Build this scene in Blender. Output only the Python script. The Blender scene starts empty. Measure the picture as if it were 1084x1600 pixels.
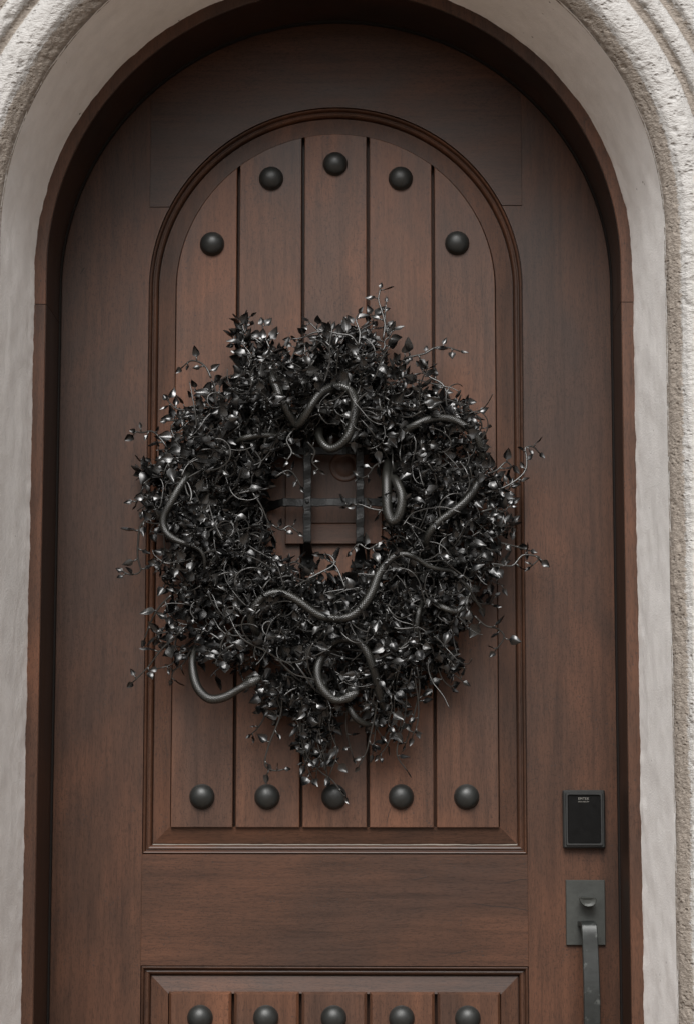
import bpy, bmesh, math, random
import numpy as np
from mathutils import Vector, Matrix, noise

random.seed(7)
rng = np.random.default_rng(11)
S = bpy.context.scene
COL = S.collection

# ------------------------------------------------------------------ camera, sky, sun, exposure
CAM = Vector((0.1087, -4.154, 1.25))
DIR = Vector((-0.02113, 1.0, 0.1346)).normalized()
ROLL = 0.00097
FPX = 3743.0                      # focal length in pixels of the 1084 x 1600 photograph
cd = bpy.data.cameras.new('camera')
cam = bpy.data.objects.new('camera', cd)
COL.objects.link(cam)
RT = DIR.cross(Vector((0, 0, 1))).normalized()
UP = RT.cross(DIR)
RT, UP = RT * math.cos(ROLL) + UP * math.sin(ROLL), UP * math.cos(ROLL) - RT * math.sin(ROLL)
M3 = Matrix((RT, UP, -DIR)).transposed()
cam.matrix_world = Matrix.Translation(CAM) @ M3.to_4x4()
cd.sensor_fit = 'VERTICAL'
cd.sensor_height = 36.0
cd.lens = 36.0 * FPX / 1600.0
cd.clip_start = 0.05
cd.clip_end = 500
S.camera = cam
S.cycles.use_light_tree = False

SUN_EL, SUN_AZ = math.radians(45), math.radians(-6)      # azimuth measured from straight out of the wall
w = bpy.data.worlds.new('World')
S.world = w
w.use_nodes = True
nt = w.node_tree
nt.nodes.clear()
sky = nt.nodes.new('ShaderNodeTexSky')
sky.sky_type = 'NISHITA'
sky.sun_disc = False
sky.sun_elevation = SUN_EL
sky.sun_rotation = math.pi - SUN_AZ
sky.air_density = 1.0
sky.dust_density = 10.0
sky.ozone_density = 1.0
hs = nt.nodes.new('ShaderNodeHueSaturation')
hs.inputs['Saturation'].default_value = 0.12
bg = nt.nodes.new('ShaderNodeBackground')
bg.inputs['Strength'].default_value = 0.075
wo = nt.nodes.new('ShaderNodeOutputWorld')
nt.links.new(sky.outputs[0], hs.inputs['Color'])
nt.links.new(hs.outputs[0], bg.inputs['Color'])
nt.links.new(bg.outputs[0], wo.inputs['Surface'])

sd = bpy.data.lights.new('sun', 'SUN')
sd.energy = 1.4
sd.angle = math.radians(34)
sd.color = (1.0, 0.975, 0.95)
sun = bpy.data.objects.new('sun', sd)
COL.objects.link(sun)
sdir = Vector((math.sin(SUN_AZ) * math.cos(SUN_EL), -math.cos(SUN_AZ) * math.cos(SUN_EL), math.sin(SUN_EL)))
sun.rotation_euler = sdir.to_track_quat('Z', 'Y').to_euler()

S.cycles.caustics_reflective = False
S.cycles.caustics_refractive = False
S.cycles.max_bounces = 6
S.cycles.diffuse_bounces = 3
S.cycles.glossy_bounces = 3
S.view_settings.view_transform = 'Standard'
S.view_settings.look = 'None'
S.view_settings.gamma = 1.0
S.view_settings.exposure = 0.8


# ------------------------------------------------------------------ helpers
def at(px, py, Y=0.0):
    """a point of the photograph carried out to the plane y = Y of the place"""
    v = DIR + RT * ((px - 542.0) / FPX) + UP * ((800.0 - py) / FPX)
    return CAM + v * ((Y - CAM.y) / v.y)


def link(name, me, mat=None, parent=None, smooth=False):
    o = bpy.data.objects.new(name, me)
    COL.objects.link(o)
    if mat is not None and len(me.materials) == 0:
        me.materials.append(mat)
    if parent is not None:
        o.parent = parent
    if smooth:
        me.polygons.foreach_set('use_smooth', [True] * len(me.polygons))
    return o


def mesh(name, v, f):
    me = bpy.data.meshes.new(name)
    me.from_pydata([tuple(p) for p in v], [], f)
    me.update()
    return me


def fix_normals(me):
    bm = bmesh.new()
    bm.from_mesh(me)
    bmesh.ops.recalc_face_normals(bm, faces=bm.faces)
    bm.to_mesh(me)
    bm.free()
    return me


def empty(name, loc, label=None, cat=None, parent=None):
    o = bpy.data.objects.new(name, None)
    COL.objects.link(o)
    o.location = loc
    o.empty_display_size = 0.05
    if label:
        o['label'] = label
    if cat:
        o['category'] = cat
    if parent:
        o.parent = parent
    return o


def tag(o, label, cat, group=None):
    o['label'] = label
    o['category'] = cat
    if group:
        o['group'] = group
    return o


def adopt(parent, o):
    """parent without moving: geometry is written in world coordinates"""
    o.parent = parent
    o.matrix_parent_inverse = Matrix.Translation(-world_loc(parent))
    return o


def world_loc(o):
    l = Vector(o.location)
    if o.parent is not None:
        l = l + (Vector((0, 0, 0)) if o.parent.type != 'EMPTY' else world_loc(o.parent))
        if o.matrix_parent_inverse != Matrix.Identity(4):
            l = l + o.matrix_parent_inverse.translation
    return l


def part(name, me, mat, parent, smooth=False):
    o = link(name, me, mat, None, smooth)
    return adopt(parent, o)


def offset_poly(P, b):
    """inset a counter-clockwise polygon by b"""
    n = len(P)
    out = []
    for i in range(n):
        a, p, c = Vector(P[i - 1]), Vector(P[i]), Vector(P[(i + 1) % n])
        d1, d2 = (p - a), (c - p)
        d1.normalize()
        d2.normalize()
        n1, n2 = Vector((-d1.y, d1.x)), Vector((-d2.y, d2.x))
        m = n1 + n2
        k = m.dot(n1)
        m = m * (b / k) if abs(k) > 0.25 else n1 * b
        out.append(p + m)
    return out


def ccw(P):
    a = sum(P[i - 1][0] * P[i][1] - P[i][0] * P[i - 1][1] for i in range(len(P)))
    return P if a > 0 else P[::-1]


def slab(name, P, yf, yb, b=0.001, by=None):
    """polygon P (x,z) extruded from yb to yf (front, smaller y) with a bevelled front edge"""
    P = ccw([(p[0], p[1]) for p in P])
    by = b if by is None else by
    Q = offset_poly(P, b)
    n = len(P)
    v = [(p[0], yb, p[1]) for p in P] + [(p[0], yf + by, p[1]) for p in P] + [(q[0], yf, q[1]) for q in Q]
    f = [tuple(range(2 * n, 3 * n))]
    for i in range(n):
        j = (i + 1) % n
        f.append((i, j, n + j, n + i))
        f.append((n + i, n + j, 2 * n + j, 2 * n + i))
    f.append(tuple(range(n))[::-1])
    return fix_normals(mesh(name, v, f))


def box(name, x0, x1, y0, y1, z0, z1, b=0.001):
    me = slab(name, [(x0, z0), (x1, z0), (x1, z1), (x0, z1)], y0, y1, b)
    return me


def arc(cx, cz, r, a0, a1, n):
    return [(cx + r * math.cos(a0 + (a1 - a0) * i / n), cz + r * math.sin(a0 + (a1 - a0) * i / n)) for i in range(n + 1)]


def run(name, pts, nrm, prof):
    """moulding: profile (t, y) swept along pts (x,z); t is measured along nrm"""
    v, f = [], []
    m = len(prof)
    for p, q in zip(pts, nrm):
        for t, y in prof:
            v.append((p[0] + q[0] * t, y, p[1] + q[1] * t))
    for i in range(len(pts) - 1):
        for j in range(m - 1):
            a = i * m + j
            f.append((a, a + 1, a + m + 1, a + m))
    return mesh(name, v, f)


def lathe(name, prof, n=28):
    """profile (r, h) turned about -y"""
    v, f = [], []
    for r, h in prof:
        for k in range(n):
            a = 2 * math.pi * k / n
            v.append((r * math.cos(a), -h, r * math.sin(a)))
    for i in range(len(prof) - 1):
        for k in range(n):
            a, b = i * n + k, i * n + (k + 1) % n
            f.append((a, b, b + n, a + n))
    f.append(tuple(range((len(prof) - 1) * n, len(prof) * n)))
    return fix_normals(mesh(name, v, f))


def spline(P, n):
    """Catmull-Rom through P, n samples per span"""
    P = [Vector(p) for p in P]
    Q = [P[0] * 2 - P[1]] + P + [P[-1] * 2 - P[-2]]
    out = []
    for i in range(1, len(Q) - 2):
        a, b, c, d = Q[i - 1], Q[i], Q[i + 1], Q[i + 2]
        for k in range(n):
            t = k / n
            out.append(0.5 * ((2 * b) + (c - a) * t + (2 * a - 5 * b + 4 * c - d) * t * t + (3 * b - a - 3 * c + d) * t ** 3))
    out.append(P[-1])
    return out


def tube_data(path, rad, sides, flat=None):
    """verts, faces of a tube; rad is a list of radii"""
    v, f = [], []
    n = len(path)
    t0 = (path[1] - path[0]).normalized()
    ref = Vector((0, -1, 0)) if abs(t0.y) < 0.9 else Vector((0, 0, 1))
    nn = (ref - t0 * ref.dot(t0)).normalized()
    for i in range(n):
        t = (path[min(i + 1, n - 1)] - path[max(i - 1, 0)]).normalized()
        nn = (nn - t * nn.dot(t))
        nn = nn.normalized() if nn.length > 1e-6 else t.orthogonal().normalized()
        bb = t.cross(nn)
        r = rad[i]
        for k in range(sides):
            a = 2 * math.pi * k / sides
            v.append(path[i] + nn * (r * math.cos(a) * (flat[i] if flat else 1.0)) + bb * (r * math.sin(a)))
    for i in range(n - 1):
        for k in range(sides):
            a, b = i * sides + k, i * sides + (k + 1) % sides
            f.append((a, b, b + sides, a + sides))
    f.append(tuple(range(sides))[::-1])
    f.append(tuple(range((n - 1) * sides, n * sides)))
    return v, f


# ------------------------------------------------------------------ materials
class NT:
    def __init__(s, name):
        s.m = bpy.data.materials.new(name)
        s.m.use_nodes = True
        s.t = s.m.node_tree
        s.b = s.t.nodes['Principled BSDF']

    def n(s, kind, **kw):
        x = s.t.nodes.new(kind)
        for k, v in kw.items():
            if k in x.inputs:
                x.inputs[k].default_value = v
            else:
                setattr(x, k, v)
        return x

    def l(s, a, b):
        s.t.links.new(a, b)

    def noise(s, vec, scale, detail=4.0, rough=0.55, dist=0.0):
        x = s.n('ShaderNodeTexNoise')
        x.inputs['Scale'].default_value = scale
        x.inputs['Detail'].default_value = detail
        x.inputs['Roughness'].default_value = rough
        x.inputs['Distortion'].default_value = dist
        s.l(vec, x.inputs['Vector'])
        return x.outputs['Fac']

    def ramp(s, fac, stops, interp='LINEAR'):
        x = s.n('ShaderNodeValToRGB')
        x.color_ramp.interpolation = interp
        e = x.color_ramp.elements
        while len(e) < len(stops):
            e.new(0.5)
        for q, (p, c) in zip(e, stops):
            q.position = p
            q.color = (c[0], c[1], c[2], 1) if hasattr(c, '__len__') else (c, c, c, 1)
        s.l(fac, x.inputs['Fac'])
        return x.outputs['Color']

    def mix(s, fac, a, b, mode='MIX'):
        x = s.n('ShaderNodeMix', data_type='RGBA', blend_type=mode)
        for sock, val in ((x.inputs[0], fac), (x.inputs[6], a), (x.inputs[7], b)):
            if hasattr(val, 'links'):
                s.l(val, sock)
            elif hasattr(val, '__len__'):
                sock.default_value = (val[0], val[1], val[2], 1)
            else:
                sock.default_value = val
        return x.outputs[2]

    def math(s, op, a, b=0.0, clamp=False):
        x = s.n('ShaderNodeMath', operation=op, use_clamp=clamp)
        for sock, val in ((x.inputs[0], a), (x.inputs[1], b)):
            if hasattr(val, 'links'):
                s.l(val, sock)
            else:
                sock.default_value = val
        return x.outputs[0]

    def bump(s, h, strength, dist, prev=None):
        x = s.n('ShaderNodeBump')
        x.inputs['Strength'].default_value = strength
        x.inputs['Distance'].default_value = dist
        s.l(h, x.inputs['Height'])
        if prev is not None:
            s.l(prev, x.inputs['Normal'])
        return x.outputs['Normal']

    def coords(s, scale=(1, 1, 1), rnd=True, out='Object'):
        tc = s.n('ShaderNodeTexCoord')
        v = tc.outputs[out]
        if rnd:
            oi = s.n('ShaderNodeObjectInfo')
            cx = s.n('ShaderNodeCombineXYZ')
            for k, q in enumerate((7.3, 13.1, 5.7)):
                s.l(s.math('MULTIPLY', oi.outputs['Random'], q), cx.inputs[k])
            ad = s.n('ShaderNodeVectorMath', operation='ADD')
            s.l(v, ad.inputs[0])
            s.l(cx.outputs[0], ad.inputs[1])
            v = ad.outputs[0]
        mp = s.n('ShaderNodeMapping')
        mp.inputs['Scale'].default_value = scale
        s.l(v, mp.inputs['Vector'])
        return mp.outputs[0]


def wood(name, grain='z', dark=0.41, rnd=True):
    m = NT(name)
    st = {'z': (1, 1, 0.055), 'x': (0.055, 1, 1)}[grain]
    g = m.coords(st, rnd)
    big = m.coords((1, 1, 0.45) if grain == 'z' else (0.45, 1, 1), rnd)
    iso = m.coords((1, 1, 1), rnd)
    oi = m.n('ShaderNodeObjectInfo')
    # broad mottling between red-brown and grey-brown stain
    n1 = m.noise(big, 5.0, 3, 0.6, 0.4)
    col = m.ramp(n1, [(0.36, (0.096 * dark, 0.051 * dark, 0.035 * dark)), (0.5, (0.130 * dark, 0.060 * dark, 0.035 * dark)),
                      (0.64, (0.188 * dark, 0.079 * dark, 0.042 * dark))])
    # long grain
    n2 = m.noise(g, 120, 3, 0.7)
    col = m.mix(0.85, col, m.ramp(n2, [(0.28, 0.62), (0.5, 0.98), (0.75, 1.22)]), 'MULTIPLY')
    n2b = m.noise(g, 28, 2, 0.5)
    col = m.mix(0.7, col, m.ramp(n2b, [(0.3, 0.8), (0.7, 1.15)]), 'MULTIPLY')
    # open pores: short dark dashes
    pg = m.coords((1, 1, 0.16) if grain == 'z' else (0.16, 1, 1), rnd)
    n3 = m.noise(pg, 620, 1, 0.5)
    pores = m.ramp(n3, [(0.33, 0.40), (0.48, 1.0)])
    col = m.mix(0.5, col, pores, 'MULTIPLY')
    # weather spots
    vo = m.n('ShaderNodeTexVoronoi')
    vo.inputs['Scale'].default_value = 120
    m.l(iso, vo.inputs['Vector'])
    gate = m.ramp(m.noise(iso, 16, 1), [(0.52, 0.0), (0.64, 1.0)])
    spot = m.ramp(vo.outputs['Distance'], [(0.10, 1.0), (0.24, 0.0)])
    sp = m.math('MULTIPLY', m.math('MULTIPLY', spot, gate), 0.75)
    col = m.mix(sp, col, (0.028, 0.020, 0.017))
    fl = m.ramp(m.noise(iso, 330, 1, 0.5), [(0.30, 0.55), (0.42, 1.0)])
    col = m.mix(m.ramp(m.noise(iso, 4.5, 1), [(0.40, 0.15), (0.60, 0.75)]), col, fl, 'MULTIPLY')
    # each board a slightly different tone
    tone = m.math('ADD', m.math('MULTIPLY', oi.outputs['Random'], 0.08), 0.96)
    cc = m.n('ShaderNodeCombineColor')
    for k in range(3):
        m.l(tone, cc.inputs[k])
    col = m.mix(1.0, col, cc.outputs[0], 'MULTIPLY')
    m.l(col, m.b.inputs['Base Color'])
    r = m.ramp(n1, [(0.3, 0.36), (0.7, 0.48)])
    m.l(r, m.b.inputs['Roughness'])
    m.b.inputs['Specular IOR Level'].default_value = 0.28
    nb = m.bump(m.math('ADD', n2, n3), 0.15, 0.0006)
    m.l(nb, m.b.inputs['Normal'])
    return m.m


WZ = wood('stained_wood_upright', 'z')
WX = wood('stained_wood_level', 'x')
WHEAD = wood('head_board_wood', 'x', 0.40)
WPALE = wood('paler_board_wood', 'z', 0.62)
WINSIDE = wood('dark_inner_face_wood', 'z', 0.16)  # frame's inner faces, coloured much darker than its front
WEDGE = wood('casing_wood', 'z', 0.62)
WTZ = wood('trim_wood_upright', 'z', 0.45, False)
WTX = wood('trim_wood_level', 'x', 0.45, False)


def metal(name, base, rough, metallic=0.6, bump=0.4, bscale=60, patch=None):
    m = NT(name)
    v = m.coords()
    n1 = m.noise(v, bscale, 4, 0.6)
    n2 = m.noise(v, bscale * 0.3, 4, 0.6)
    col = m.ramp(n2, [(0.3, tuple(c * 0.75 for c in base)), (0.7, tuple(c * 1.3 for c in base))])
    if patch:
        col = m.mix(m.ramp(m.noise(v, 45, 6, 0.7), [(0.56, 0.0), (0.66, 0.8)]), col, patch)
    m.l(col, m.b.inputs['Base Color'])
    m.b.inputs['Metallic'].default_value = metallic
    m.l(m.ramp(n1, [(0.3, rough * 0.85), (0.7, min(1, rough * 1.2))]), m.b.inputs['Roughness'])
    m.l(m.bump(n1, bump, 0.001), m.b.inputs['Normal'])
    return m.m


M_CLAVO = metal('black_iron_stud', (0.018, 0.019, 0.018), 0.42, 0.2, 0.45, 70)
M_IRON = metal('hammered_iron', (0.010, 0.0105, 0.0105), 0.40, 0.0, 1.0, 75)
M_IRON.node_tree.nodes['Principled BSDF'].inputs['Specular IOR Level'].default_value = 0.16
M_BRONZE = metal('weathered_bronze', (0.031, 0.0335, 0.030), 0.48, 0.15, 0.25, 120)
M_GRIP = metal('worn_grip', (0.018, 0.020, 0.019), 0.40, 0.2, 0.15, 110, patch=(0.085, 0.09, 0.085))
M_BEZEL = metal('dark_bezel', (0.014, 0.0145, 0.014), 0.5, 0.2, 0.1, 120)


def simple(name, base, rough, metallic=0.0, coat=0.0):
    m = NT(name)
    v = m.coords()
    n1 = m.noise(v, 80, 4)
    m.l(m.ramp(n1, [(0.3, tuple(c * 0.85 for c in base)), (0.7, tuple(c * 1.15 for c in base))]), m.b.inputs['Base Color'])
    m.l(m.ramp(n1, [(0.3, rough * 0.9), (0.7, min(1, rough * 1.1))]), m.b.inputs['Roughness'])
    m.b.inputs['Metallic'].default_value = metallic
    m.b.inputs['Coat Weight'].default_value = coat
    m.b.inputs['Coat Roughness'].default_value = 0.15
    return m.m


M_SCREEN = SPEC = simple('black_glass', (0.006, 0.006, 0.006), 0.22)
M_SCREEN.node_tree.nodes['Principled BSDF'].inputs['Specular IOR Level'].default_value = 0.12
M_PRINT = simple('pale_print', (0.19, 0.18, 0.16), 0.6)
M_GAP = simple('dark_gap', (0.012, 0.010, 0.009), 0.9)
M_STRIP = simple('weather_strip_rubber', (0.012, 0.010, 0.009), 0.8)
M_STRIP.node_tree.nodes['Principled BSDF'].inputs['Specular IOR Level'].default_value = 0.1


def leafmat():
    m = NT('black_painted_leaf')
    v = m.coords(rnd=False)
    n1 = m.noise(v, 60, 1)
    oi = m.n('ShaderNodeObjectInfo')
    tone = m.math('ADD', m.noise(v, 23, 0), m.math('MULTIPLY', m.math('SUBTRACT', oi.outputs['Random'], 0.5), 0.3))
    m.l(m.ramp(tone, [(0.35, (0.003, 0.003, 0.003)), (0.75, (0.022, 0.0215, 0.020))]), m.b.inputs['Base Color'])
    m.l(m.ramp(n1, [(0.35, 0.20), (0.65, 0.42)]), m.b.inputs['Roughness'])
    m.b.inputs['IOR'].default_value = 1.68
    return m.m


M_LEAF = leafmat()
M_VINE = simple('black_painted_stem', (0.026, 0.025, 0.023), 0.32, 0.0, 0.3)


def snakemat():
    m = NT('scaly_snake_skin')
    tc = m.n('ShaderNodeTexCoord')
    sep = m.n('ShaderNodeSeparateXYZ')
    m.l(tc.outputs['UV'], sep.inputs[0])
    u, v = sep.outputs[0], sep.outputs[1]
    # diamond scales: product of two diagonal waves
    a = m.math('SINE', m.math('MULTIPLY', m.math('ADD', u, v), math.pi))
    b = m.math('SINE', m.math('MULTIPLY', m.math('SUBTRACT', u, v), math.pi))
    sc = m.math('POWER', m.math('ABSOLUTE', m.math('MULTIPLY', a, b)), 0.45)
    # belly plates on one third of the girth
    rib = m.math('POWER', m.math('ABSOLUTE', m.math('SINE', m.math('MULTIPLY', u, math.pi * 1.25))), 0.5)
    belly = m.math('GREATER_THAN', m.math('SINE', m.math('MULTIPLY', v, 2 * math.pi / 10.0)), 0.55)
    h = m.mix(belly, sc, rib)
    n = m.noise(m.coords(), 30, 4)
    base = m.ramp(n, [(0.3, (0.006, 0.006, 0.005)), (0.7, (0.018, 0.0175, 0.0145))])
    col = m.mix(m.ramp(h, [(0.1, 0.7), (0.6, 0.0)]), base, (0.008, 0.008, 0.007))
    m.l(col, m.b.inputs['Base Color'])
    m.b.inputs['Roughness'].default_value = 0.33
    m.b.inputs['Metallic'].default_value = 0.0
    m.b.inputs['IOR'].default_value = 1.6
    m.l(m.ramp(h, [(0.20, 0.20), (0.70, 0.50)]), m.b.inputs['Specular IOR Level'])
    m.l(m.bump(h, 0.6, 0.0007), m.b.inputs['Normal'])
    return m.m


M_SNAKE = snakemat()


def plastermat():
    m = NT('smooth_plaster')
    v = m.coords(rnd=False)
    n1 = m.noise(v, 4, 3, 0.6)
    n2 = m.noise(v, 30, 3, 0.65)
    col = m.ramp(n1, [(0.3, (0.79, 0.78, 0.765)), (0.7, (0.86, 0.85, 0.835))])
    col = m.mix(0.5, col, m.ramp(n2, [(0.3, 0.88), (0.7, 1.08)]), 'MULTIPLY')
    vo = m.n('ShaderNodeTexVoronoi')
    vo.inputs['Scale'].default_value = 38
    m.l(v, vo.inputs['Vector'])
    gate = m.ramp(m.noise(v, 13, 2), [(0.60, 0.0), (0.66, 1.0)])
    pit = m.math('MULTIPLY', m.ramp(vo.outputs['Distance'], [(0.05, 1.0), (0.10, 0.0)]), gate)
    col = m.mix(pit, col, (0.12, 0.10, 0.085))
    m.l(col, m.b.inputs['Base Color'])
    m.b.inputs['Roughness'].default_value = 0.85
    tr = m.coords((1, 1, 0.25), rnd=False)
    nb = m.bump(m.noise(m.coords((1, 1, 0.6), rnd=False), 14, 2, 0.5, 0.6), 0.24, 0.008)
    nb = m.bump(m.noise(v, 330, 2, 0.6), 0.5, 0.0018, nb)
    nb = m.bump(m.math('SUBTRACT', 1.0, pit), 0.6, 0.002, nb)
    m.l(nb, m.b.inputs['Normal'])
    return m.m


def stuccomat():
    """white limewash on the rolls, bare tan render in the coves (attribute 'bare')"""
    m = NT('rough_stucco')
    v = m.coords(rnd=False)
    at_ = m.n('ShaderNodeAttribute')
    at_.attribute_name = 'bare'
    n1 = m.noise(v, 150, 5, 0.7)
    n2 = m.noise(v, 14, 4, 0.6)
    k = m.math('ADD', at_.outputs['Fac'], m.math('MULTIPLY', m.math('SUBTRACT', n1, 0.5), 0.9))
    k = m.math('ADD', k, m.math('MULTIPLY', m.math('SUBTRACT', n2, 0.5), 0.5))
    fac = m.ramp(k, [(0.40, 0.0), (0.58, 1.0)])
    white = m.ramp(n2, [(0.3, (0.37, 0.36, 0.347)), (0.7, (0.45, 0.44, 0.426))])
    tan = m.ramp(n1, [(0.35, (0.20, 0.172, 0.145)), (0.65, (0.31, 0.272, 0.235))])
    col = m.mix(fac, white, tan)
    pv = m.n('ShaderNodeTexVoronoi')
    pv.inputs['Scale'].default_value = 105
    pv.inputs['Randomness'].default_value = 1.0
    m.l(m.coords((0.8, 1, 1.35), rnd=False), pv.inputs['Vector'])
    gate = m.ramp(m.noise(v, 40, 2, 0.6), [(0.50, 0.0), (0.60, 1.0)])
    pit = m.math('MULTIPLY', m.ramp(pv.outputs['Distance'], [(0.16, 1.0), (0.42, 0.0)]), gate)
    col = m.mix(m.math('MULTIPLY', pit, 0.36), col, (0.13, 0.108, 0.088))
    m.l(col, m.b.inputs['Base Color'])
    m.b.inputs['Roughness'].default_value = 0.92
    hgt = m.math('SUBTRACT', m.noise(m.coords((0.8, 1, 1.5), rnd=False), 150, 3, 0.7), m.math('MULTIPLY', pit, 0.6))
    m.l(m.bump(hgt, 0.8, 0.0055), m.b.inputs['Normal'])
    return m.m


M_PLASTER = plastermat()
M_STUCCO = stuccomat()


def groundmat():
    m = NT('pale_paving')
    v = m.coords(rnd=False)
    n1 = m.noise(v, 3, 6, 0.65)
    n2 = m.noise(v, 90, 4)
    col = m.ramp(n1, [(0.3, (0.17, 0.128, 0.098)), (0.7, (0.22, 0.17, 0.132))])
    col = m.mix(0.5, col, m.ramp(n2, [(0.3, 0.8), (0.7, 1.15)]), 'MULTIPLY')
    m.l(col, m.b.inputs['Base Color'])
    m.b.inputs['Roughness'].default_value = 0.9
    m.l(m.bump(n2, 0.4, 0.003), m.b.inputs['Normal'])
    return m.m


M_GROUND = groundmat()

# ------------------------------------------------------------------ measures of the doorway (metres)
ZS = 2.210          # spring line of all the arches
RD = 0.486          # door leaf
RJ = 0.4875         # inner face of the wooden frame
YJ = -0.165         # front of the wooden frame
RP = 0.5075         # plaster meets the wooden frame
RF, YF = 0.5305, -0.400      # outer edge of the plastered reveal
H = 0.3306          # outer edge of the panel mouldings
PW = 0.282          # raised boards
ZB, ZPB = 1.2159, 1.2616    # bottom of upper moulding / of upper boards
ZL, ZLP = 1.0272, 0.9837    # top of lower moulding / of lower boards
ZL0, ZLP0 = 0.250, 0.2935   # bottom of lower moulding / of lower boards

# ------------------------------------------------------------------ ground
g = link('ground', mesh('ground', [(-200, -200, 0), (200, -200, 0), (200, 200, 0), (-200, 200, 0)], [(0, 1, 2, 3)]), M_GROUND)
g['kind'] = 'structure'
stp = link('doorstep', box('doorstep', -0.50, 0.50, -0.62, 0.05, 0.002, 0.03, 0.004), M_GROUND)
stp['kind'] = 'structure'

# ------------------------------------------------------------------ the wall: plastered reveal, arched mouldings, field
wall = empty('stucco_wall', (0, -0.4, 0), 'rough white stucco wall with smooth plastered arch around the door', 'wall')
wall['kind'] = 'thing'


def upath(ds, z0=0.0):
    """parameters along the U: list of (direction x, direction z, base z, arclength)"""
    out = []
    n = int((ZS - z0) / ds)
    for i in range(n):
        out.append((-1.0, 0.0, z0 + (ZS - z0) * i / n))
    m = int(math.pi * 0.55 / ds)
    for i in range(m + 1):
        a = math.pi - math.pi * i / m
        out.append((math.cos(a), math.sin(a), ZS))
    for i in range(1, n + 1):
        out.append((1.0, 0.0, ZS - (ZS - z0) * i / n))
    return out


def upoint(q, r):
    return Vector((q[0] * r, 0, q[2] + q[1] * r))


def sweep(name, prof, ds, disp=None, z0=0.0):
    U = upath(ds, z0)
    v, f = [], []
    m = len(prof)
    for q in U:
        for j, (r, y) in enumerate(prof):
            p = upoint(q, r)
            p.y = y
            p.x += 0.008 * max(0.0, q[0]) * min(1.0, max(0.0, (YJ - y) / (YJ - YF)))      # the plasterer ran the right side a little wider
            if disp:
                d = disp(p, j, prof)
                p.x += q[0] * d[0]
                p.z += q[1] * d[0]
                p.y += d[1]
            v.append(p)
    for i in range(len(U) - 1):
        for j in range(m - 1):
            a = i * m + j
            f.append((a, a + 1, a + m + 1, a + m))
    return mesh(name, v, f), U


def nz(p, s, k=0.0):
    return noise.noise(Vector((p.x * s + k, p.y * s, p.z * s)))


# smooth reveal
pr = []
NR = 26
for i in range(NR + 1):
    t = i / NR
    pr.append((RP + (RF - RP) * t, -0.150 + (YF + 0.150) * t))


def rdisp(p, j, prof):
    d = 0.0012 * nz(p, 6) + 0.0012 * nz(p, 22, 9) + 0.0005 * nz(p, 90, 5)
    if j < 6:
        d += 0.0012 * nz(p, 60, 3) + 0.0006 * nz(p, 170, 1)
    return (d, 0.002 * nz(p, 18, 4) if j > NR - 3 else 0.0)


me, _ = sweep('plaster_reveal', pr, 0.007, rdisp, 0.03)
fix_normals(me)
part('plaster_reveal', me, M_PLASTER, wall, True)


# rough mouldings that ring the opening
def prof_of(keys, step):
    out = []
    for (r0, y0, b0), (r1, y1, b1) in zip(keys[:-1], keys[1:]):
        n = max(1, int(math.hypot(r1 - r0, y1 - y0) / step))
        for i in range(n):
            t = i / n
            out.append((r0 + (r1 - r0) * t, y0 + (y1 - y0) * t, b0 + (b1 - b0) * t))
    out.append(keys[-1])
    return out


def ring(name, keys, step, amp):
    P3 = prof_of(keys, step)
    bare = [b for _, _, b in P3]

    def d(p, j, prof):
        a = nz(p, 95, 2) + 0.6 * nz(p, 190, 6)
        pit = max(0.0, nz(Vector((p.x, p.y, p.z * 1.6)), 70, 13) - 0.30) * 2.0
        e = 0.5 if j in (0, len(prof) - 1) else 1.0
        h = e * (amp * a - amp * 3.0 * pit + 0.003 * nz(p, 9, 8))
        return (-0.35 * h, -h)
    me, U = sweep(name, [(r, y) for r, y, _ in P3], step * 1.25, d, 0.03)
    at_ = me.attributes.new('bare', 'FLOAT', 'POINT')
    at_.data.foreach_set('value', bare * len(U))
    fix_normals(me)
    return part(name, me, M_STUCCO, wall, True)


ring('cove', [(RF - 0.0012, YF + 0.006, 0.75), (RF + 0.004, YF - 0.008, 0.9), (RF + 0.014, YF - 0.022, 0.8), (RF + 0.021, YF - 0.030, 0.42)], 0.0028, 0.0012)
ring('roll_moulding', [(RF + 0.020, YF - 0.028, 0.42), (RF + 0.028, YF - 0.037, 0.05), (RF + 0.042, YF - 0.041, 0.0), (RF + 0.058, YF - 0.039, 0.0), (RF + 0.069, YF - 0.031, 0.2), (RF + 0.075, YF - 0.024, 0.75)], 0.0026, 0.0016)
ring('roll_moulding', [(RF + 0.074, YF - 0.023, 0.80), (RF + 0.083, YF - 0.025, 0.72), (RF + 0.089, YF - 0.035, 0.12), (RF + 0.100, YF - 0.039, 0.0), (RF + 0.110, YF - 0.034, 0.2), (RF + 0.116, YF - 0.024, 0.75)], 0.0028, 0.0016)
ring('roll_moulding', [(RF + 0.115, YF - 0.023, 0.8), (RF + 0.125, YF - 0.025, 0.6), (RF + 0.135, YF - 0.036, 0.3), (RF + 0.18, YF - 0.040, 0.25), (RF + 0.22, YF - 0.032, 0.3)], 0.0034, 0.0024)
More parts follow.
